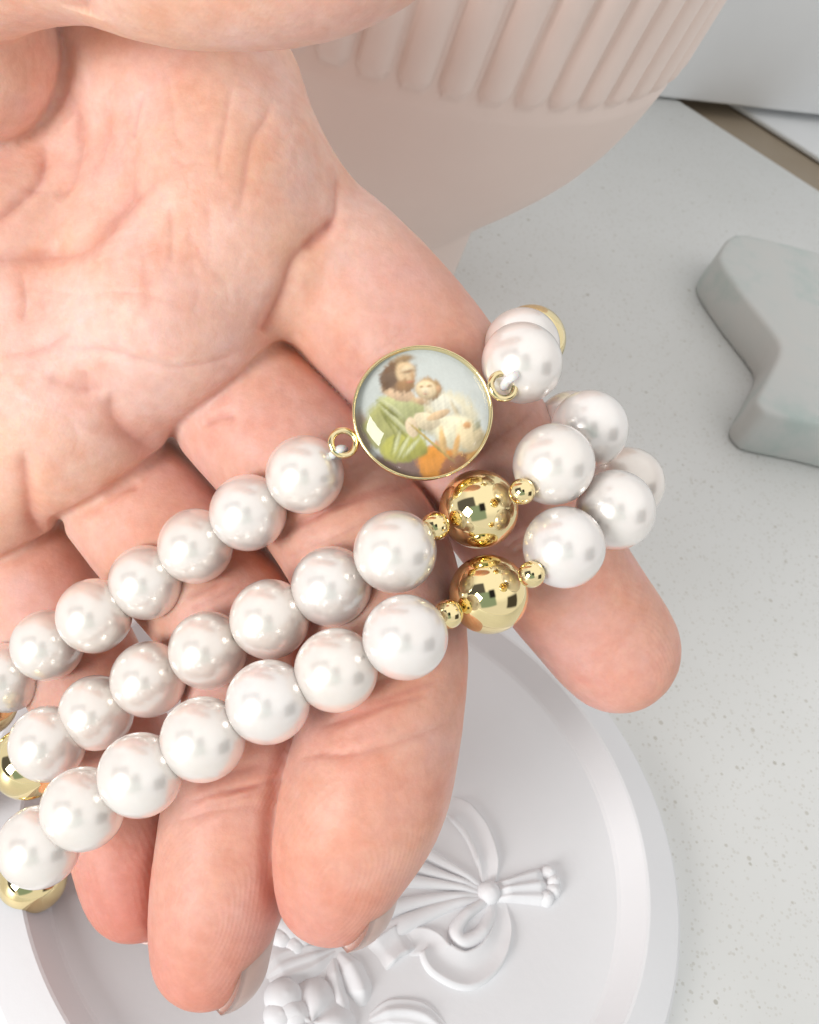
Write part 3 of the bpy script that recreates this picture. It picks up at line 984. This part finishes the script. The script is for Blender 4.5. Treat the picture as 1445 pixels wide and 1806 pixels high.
s3 = strand([('p', -110, 1600, 58, 5), ('g', 57, 1549, 60, 5), ('p', 68, 1494, 72.5, 5), ('p', 146, 1427, 73, 5), ('p', 247, 1367, 74.5, 5), ('p', 358, 1304, 74.5, 5), ('p', 473, 1238, 75, 5),
             ('p', 593, 1182, 75, 5), ('p', 715, 1124, 76.5, 5), ('s', 791, 1083, 26.6, 1.83), ('g', 862, 1048, 70.5, 5), ('s', 938, 1013, 24.0, 1.6),
             ('p', 995, 965, 73.2, 5), ('p', 1086, 899, 70.5, 5), ('p', 1108, 852, 64, 5)])
s4 = strand([('p', 921, 640, 71.5, 5), ('p', 921, 609, 66.5, 5), ('g', 937, 599, 61.5, 5)], a0=(0.8, -0.9, 0.1))
for P in (s1[:7], s2[2:9], s2[12:], s3[2:9], s3[12:], s4[:2]):
    tube('elastic_cord', W(catmull(P, 8)), 0.24*S, ELASTIC, ROS)

# medal
MC_ = C(745, 729, 132.5)
mr = 122/F*132.5
mz = np.array([0.06, 0.05, 1.0]); mz /= np.linalg.norm(mz)
mx = np.cross((0, 1, 0), mz); mx /= np.linalg.norm(mx)
my = np.cross(mz, mx)
rot = R(-14)   # the picture stands leaning with the loops
def MP(x, y, z):
    return W(MC_+mx*x*1.015+my*y*0.975+mz*z)
def ringloft(prof, n=96):
    V_, Fc = [], []
    for r, z in prof:
        for i in range(n):
            a = 2*math.pi*i/n
            V_.append(MP(r*math.cos(a), r*math.sin(a), z))
    for k in range(len(prof)-1):
        for i in range(n):
            j = (i+1) % n
            Fc.append((k*n+i, k*n+j, (k+1)*n+j, (k+1)*n+i))
    return V_, Fc
MED = bpy.data.objects.new('medal', None); MED.empty_display_size = 0.005
MED.location = Vector(W(MC_))-ROS.location
link(MED, ROS)
V_, Fc = ringloft([(0.01, -1.3), (mr*0.9, -1.3), (mr*0.985, -1.1), (mr, -0.5), (mr, 0.9), (mr*0.992, 1.1), (mr*0.975, 1.15), (mr*0.962, 1.05), (mr*0.955, 0.8), (mr*0.955, -0.6), (0.01, -0.6)])
mesh_obj('bezel', V_, Fc, PALEGOLD, MED)
def picture():
    n = 170
    g = np.linspace(-1, 1, n)
    X, Y = np.meshgrid(g, g)            # X right, Y up, unit = medal radius
    col = np.zeros((n, n, 3))
    # pale sky, lighter to the right
    col[:] = np.array([0.70, 0.73, 0.69])
    col += 0.05*np.clip(X, -1, 1)[..., None]
    r2 = np.random.default_rng(4)
    def nz(s, seed):
        r = np.random.default_rng(seed); o = 0
        for _ in range(9):
            k = r.normal(size=2)*s; o = o+np.sin(k[0]*X+k[1]*Y+r.uniform(0, 6.28))
        return o/9*2
    w1 = nz(7, 1); w2 = nz(16, 2); w3 = nz(34, 3)
    def blob(cx, cy, rx, ry, a, c, soft=0.12, rag=0.12):
        ca, sa = math.cos(R(a)), math.sin(R(a))
        x = (X-cx)*ca+(Y-cy)*sa; y = -(X-cx)*sa+(Y-cy)*ca
        d = np.sqrt((x/rx)**2+(y/ry)**2)+rag*w2*0.5+rag*0.5*w3
        m = np.clip((1-d)/soft+0.5, 0, 1)[..., None]
        m = m*m*(3-2*m)
        sh = 1+0.22*np.clip(y/ry, -1.2, 1.2)-0.14*np.clip(x/rx, -1.2, 1.2)+0.10*w3+0.10*w2
        col[:] = col*(1-m)+np.array(c)*sh[..., None]*m
    # dark ground at the foot
    blob(-0.1, -0.98, 1.15, 0.42, 4, (0.20, 0.125, 0.105), 0.35)
    blob(-0.88, -0.30, 0.14, 0.35, 10, (0.33, 0.25, 0.19), 0.5)
    # orange cloak
    blob(0.42, -0.62, 0.50, 0.30, 20, (0.66, 0.27, 0.07), 0.3, 0.3)
    blob(0.20, -0.78, 0.22, 0.30, -25, (0.72, 0.30, 0.06), 0.25, 0.3)
    blob(0.62, -0.52, 0.26, 0.20, -40, (0.74, 0.40, 0.14), 0.3, 0.3)
    blob(0.36, -0.84, 0.10, 0.20, -20, (0.33, 0.13, 0.06), 0.5, 0.4)
    blob(0.55, -0.76, 0.14, 0.12, 30, (0.30, 0.13, 0.07), 0.5, 0.4)
    # cream garment of the small figure
    blob(0.40, -0.08, 0.44, 0.40, -35, (0.74, 0.68, 0.50), 0.4, 0.2)
    blob(0.36, 0.10, 0.26, 0.16, -30, (0.82, 0.78, 0.64), 0.5, 0.2)
    blob(0.20, -0.10, 0.03, 0.22, 40, (0.62, 0.50, 0.32), 1.2, 0.3)
    blob(0.52, -0.02, 0.03, 0.22, 25, (0.66, 0.56, 0.38), 1.2, 0.3)
    blob(0.52, -0.30, 0.36, 0.26, -20, (0.86, 0.80, 0.58), 0.3, 0.2)
    blob(0.72, -0.32, 0.20, 0.24, 40, (0.80, 0.66, 0.42), 0.3, 0.2)
    blob(0.66, -0.18, 0.06, 0.05, 0, (0.66, 0.36, 0.16), 0.5)
    blob(0.30, -0.42, 0.05, 0.22, 8, (0.76, 0.50, 0.22), 0.6, 0.3)
    blob(0.50, -0.50, 0.04, 0.18, -12, (0.72, 0.42, 0.16), 0.6, 0.3)
    # green robe
    blob(-0.42, -0.20, 0.42, 0.44, 20, (0.42, 0.41, 0.17), 0.22, 0.12)
    blob(-0.30, 0.10, 0.34, 0.20, -10, (0.55, 0.56, 0.28), 0.3, 0.12)
    blob(-0.26, -0.52, 0.36, 0.22, 12, (0.47, 0.45, 0.12), 0.25, 0.15)
    for cx, cy, a, L in ((-0.52, -0.10, 60, 0.26), (-0.38, -0.2, 48, 0.28), (-0.30, -0.5, -62, 0.2), (-0.18, -0.52, -50, 0.2), (-0.42, -0.48, -75, 0.18), (-0.5, 0.06, 40, 0.2)):
        blob(cx, cy, L, 0.025, -a, (0.31, 0.31, 0.10), 0.9, 0.3)
        blob(cx+0.05, cy+0.03, L, 0.03, -a, (0.62, 0.62, 0.36), 0.9, 0.3)
    # neck and arms
    blob(-0.36, 0.32, 0.26, 0.12, -18, (0.74, 0.52, 0.34), 0.35)
    blob(0.06, -0.12, 0.20, 0.13, -12, (0.83, 0.71, 0.50), 0.3)
    blob(0.24, -0.02, 0.18, 0.06, 22, (0.78, 0.56, 0.34), 0.4)
    blob(-0.15, -0.22, 0.09, 0.16, 12, (0.82, 0.66, 0.46), 0.3)
    # bearded head, turned down to the right
    blob(-0.33, 0.58, 0.23, 0.28, 14, (0.30, 0.18, 0.095), 0.4, 0.3)
    blob(-0.47, 0.56, 0.13, 0.24, -25, (0.20, 0.115, 0.065), 0.5, 0.3)
    blob(-0.24, 0.62, 0.14, 0.20, 12, (0.80, 0.58, 0.35), 0.5)
    blob(-0.21, 0.68, 0.08, 0.06, 12, (0.88, 0.70, 0.46), 1.2)
    blob(-0.24, 0.43, 0.14, 0.10, 10, (0.36, 0.20, 0.09), 0.7, 0.4)
    blob(-0.20, 0.645, 0.08, 0.022, 14, (0.40, 0.24, 0.12), 1.6)
    blob(-0.14, 0.57, 0.028, 0.07, 8, (0.62, 0.38, 0.20), 1.6)
    blob(-0.17, 0.485, 0.06, 0.018, 10, (0.52, 0.22, 0.13), 1.6)
    blob(-0.28, 0.84, 0.15, 0.06, 8, (0.42, 0.28, 0.15), 1.0, 0.4)
    # small head
    blob(0.09, 0.40, 0.21, 0.17, -15, (0.44, 0.27, 0.12), 0.5, 0.3)
    blob(0.06, 0.375, 0.155, 0.14, -15, (0.86, 0.68, 0.43), 0.45)
    blob(0.05, 0.36, 0.06, 0.05, -15, (0.92, 0.76, 0.54), 1.4)
    blob(-0.04, 0.19, 0.12, 0.05, -14, (0.66, 0.45, 0.27), 1.4, 0.3)
    blob(0.10, 0.42, 0.04, 0.018, 16, (0.42, 0.25, 0.12), 1.6)
    blob(-0.01, 0.41, 0.03, 0.016, 12, (0.46, 0.28, 0.14), 1.6)
    blob(0.04, 0.30, 0.03, 0.012, -5, (0.70, 0.40, 0.28), 1.8)
    blob(0.24, 0.38, 0.035, 0.05, 0, (0.66, 0.40, 0.22), 1.0)
    # staff and stray foliage
    blob(0.14, -0.45, 0.42, 0.022, -42, (0.48, 0.36, 0.13), 0.6, 0.2)
    blob(0.80, -0.18, 0.07, 0.10, 0, (0.36, 0.35, 0.24), 0.7, 0.6)
    col *= (1+0.015*w3+0.03*w1)[..., None]
    g_ = col.mean(-1, keepdims=True)
    col = np.clip((g_+(col-g_)*1.08)*0.84, 0.02, 0.9)
    # build as a round grid
    nr_, na = 60, 150
    V_ = [MP(0, 0, -0.05)]; cc = []
    def samp(x, y):
        i = (y+1)/2*(n-1); j = (x+1)/2*(n-1)
        i0, j0 = int(np.clip(i, 0, n-2)), int(np.clip(j, 0, n-2)); fi_, fj = i-i0, j-j0
        return (col[i0, j0]*(1-fi_)*(1-fj)+col[i0+1, j0]*fi_*(1-fj)+col[i0, j0+1]*(1-fi_)*fj+col[i0+1, j0+1]*fi_*fj)
    cc.append(samp(0, 0)); Fc = []
    for k in range(1, nr_+1):
        r = k/nr_
        for i in range(na):
            a = 2*math.pi*i/na
            x, y = r*math.cos(a), r*math.sin(a)
            V_.append(MP(x*mr*0.953, y*mr*0.953, -0.05))
            cc.append(samp(x*0.98, y*0.98))
    for i in range(na): Fc.append((0, 1+i, 1+(i+1) % na))
    for k in range(nr_-1):
        for i in range(na):
            j = (i+1) % na
            Fc.append((1+k*na+i, 1+(k+1)*na+i, 1+(k+1)*na+j, 1+k*na+j))
    m, nt, b = nodes('printed_picture')
    at = N(nt, 'ShaderNodeAttribute', attribute_name='print')
    gr = ramp(nt, noise(nt, 4000, 2), [(0.3, (0.95, 0.95, 0.95)), (0.7, (1, 1, 1))])
    nt.links.new(mixc(nt, at.outputs['Color'], gr, 1.0, 'MULTIPLY'), b.inputs['Base Color'])
    b.inputs['Roughness'].default_value = 0.5
    o = mesh_obj('picture', V_, Fc, m, MED)
    a = o.data.attributes.new('print', 'FLOAT_COLOR', 'POINT')
    a.data.foreach_set('color', np.concatenate([np.array(cc), np.ones((len(cc), 1))], 1).astype(np.float32).ravel())
    o['label'] = 'small printed picture of a robed adult in green holding a child in cream'
picture()
def dome():
    prof = []
    for i in range(19):
        t = 1-i/18
        prof.append((mr*0.953*t+0.0001, 0.5+1.6*(1-t*t)+0.5*(1-t**10)))
    V_, Fc = ringloft(prof, 80)
    m, nt, b = nodes('clear_dome')
    nt.nodes.remove(b)
    out = nt.nodes['Material Output']
    tr = N(nt, 'ShaderNodeBsdfTransparent'); gl = N(nt, 'ShaderNodeBsdfGlossy')
    gl.inputs['Roughness'].default_value = 0.03
    fr = N(nt, 'ShaderNodeFresnel'); fr.inputs['IOR'].default_value = 1.45
    mx_ = N(nt, 'ShaderNodeMixShader')
    ge = N(nt, 'ShaderNodeNewGeometry')          # count the reflection once, on the outer face
    inv_ = N(nt, 'ShaderNodeMath', operation='SUBTRACT'); inv_.inputs[0].default_value = 1.0; nt.links.new(ge.outputs['Backfacing'], inv_.inputs[1])
    fm = N(nt, 'ShaderNodeMath', operation='MULTIPLY'); nt.links.new(fr.outputs[0], fm.inputs[0]); nt.links.new(inv_.outputs[0], fm.inputs[1])
    nt.links.new(fm.outputs[0], mx_.inputs[0]); nt.links.new(tr.outputs[0], mx_.inputs[1]); nt.links.new(gl.outputs[0], mx_.inputs[2])
    nt.links.new(mx_.outputs[0], out.inputs['Surface'])
    bump_n = N(nt, 'ShaderNodeBump'); bump_n.inputs['Strength'].default_value = 0.05; bump_n.inputs['Distance'].default_value = 0.0001
    nt.links.new(noise(nt, 300, 1), bump_n.inputs['Height']); nt.links.new(bump_n.outputs[0], gl.inputs['Normal'])
    mesh_obj('clear_dome', V_, Fc, m, MED)
dome()
def loop(px, py, d, rad, thick, tilt):
    c = C(px, py, d)
    n_ = np.array(tilt, float); n_ /= np.linalg.norm(n_)
    a = np.cross(n_, (0, 1, 0)); a /= np.linalg.norm(a); b_ = np.cross(n_, a)
    ring = [c+a*math.cos(t)*rad+b_*math.sin(t)*rad for t in np.linspace(0, 2*np.pi, 40, endpoint=False)]
    tube('loop', W(np.array(ring)), thick*S, PALEGOLD, MED, 12, True)
loop(606, 781, 132.6, 1.55, 0.42, (0.25, 0.1, 1))
loop(887, 681, 129.2, 1.55, 0.42, (0.35, 0.2, 1))
tube('elastic_cord', W(catmull([s1[0], C(575, 812, 134), C(598, 793, 132.2), C(606, 796, 134.2), C(580, 818, 136), s1[0]+np.array([0.3, 0, 0])], 6)), 0.55*S, ELASTIC, ROS)
tube('elastic_cord', W(catmull([s4[0], C(908, 662, 128.2), C(896, 670, 127.6), C(889, 682, 129.6), C(902, 672, 131), s4[0]+np.array([0.3, 0, 0])], 6)), 0.55*S, ELASTIC, ROS)
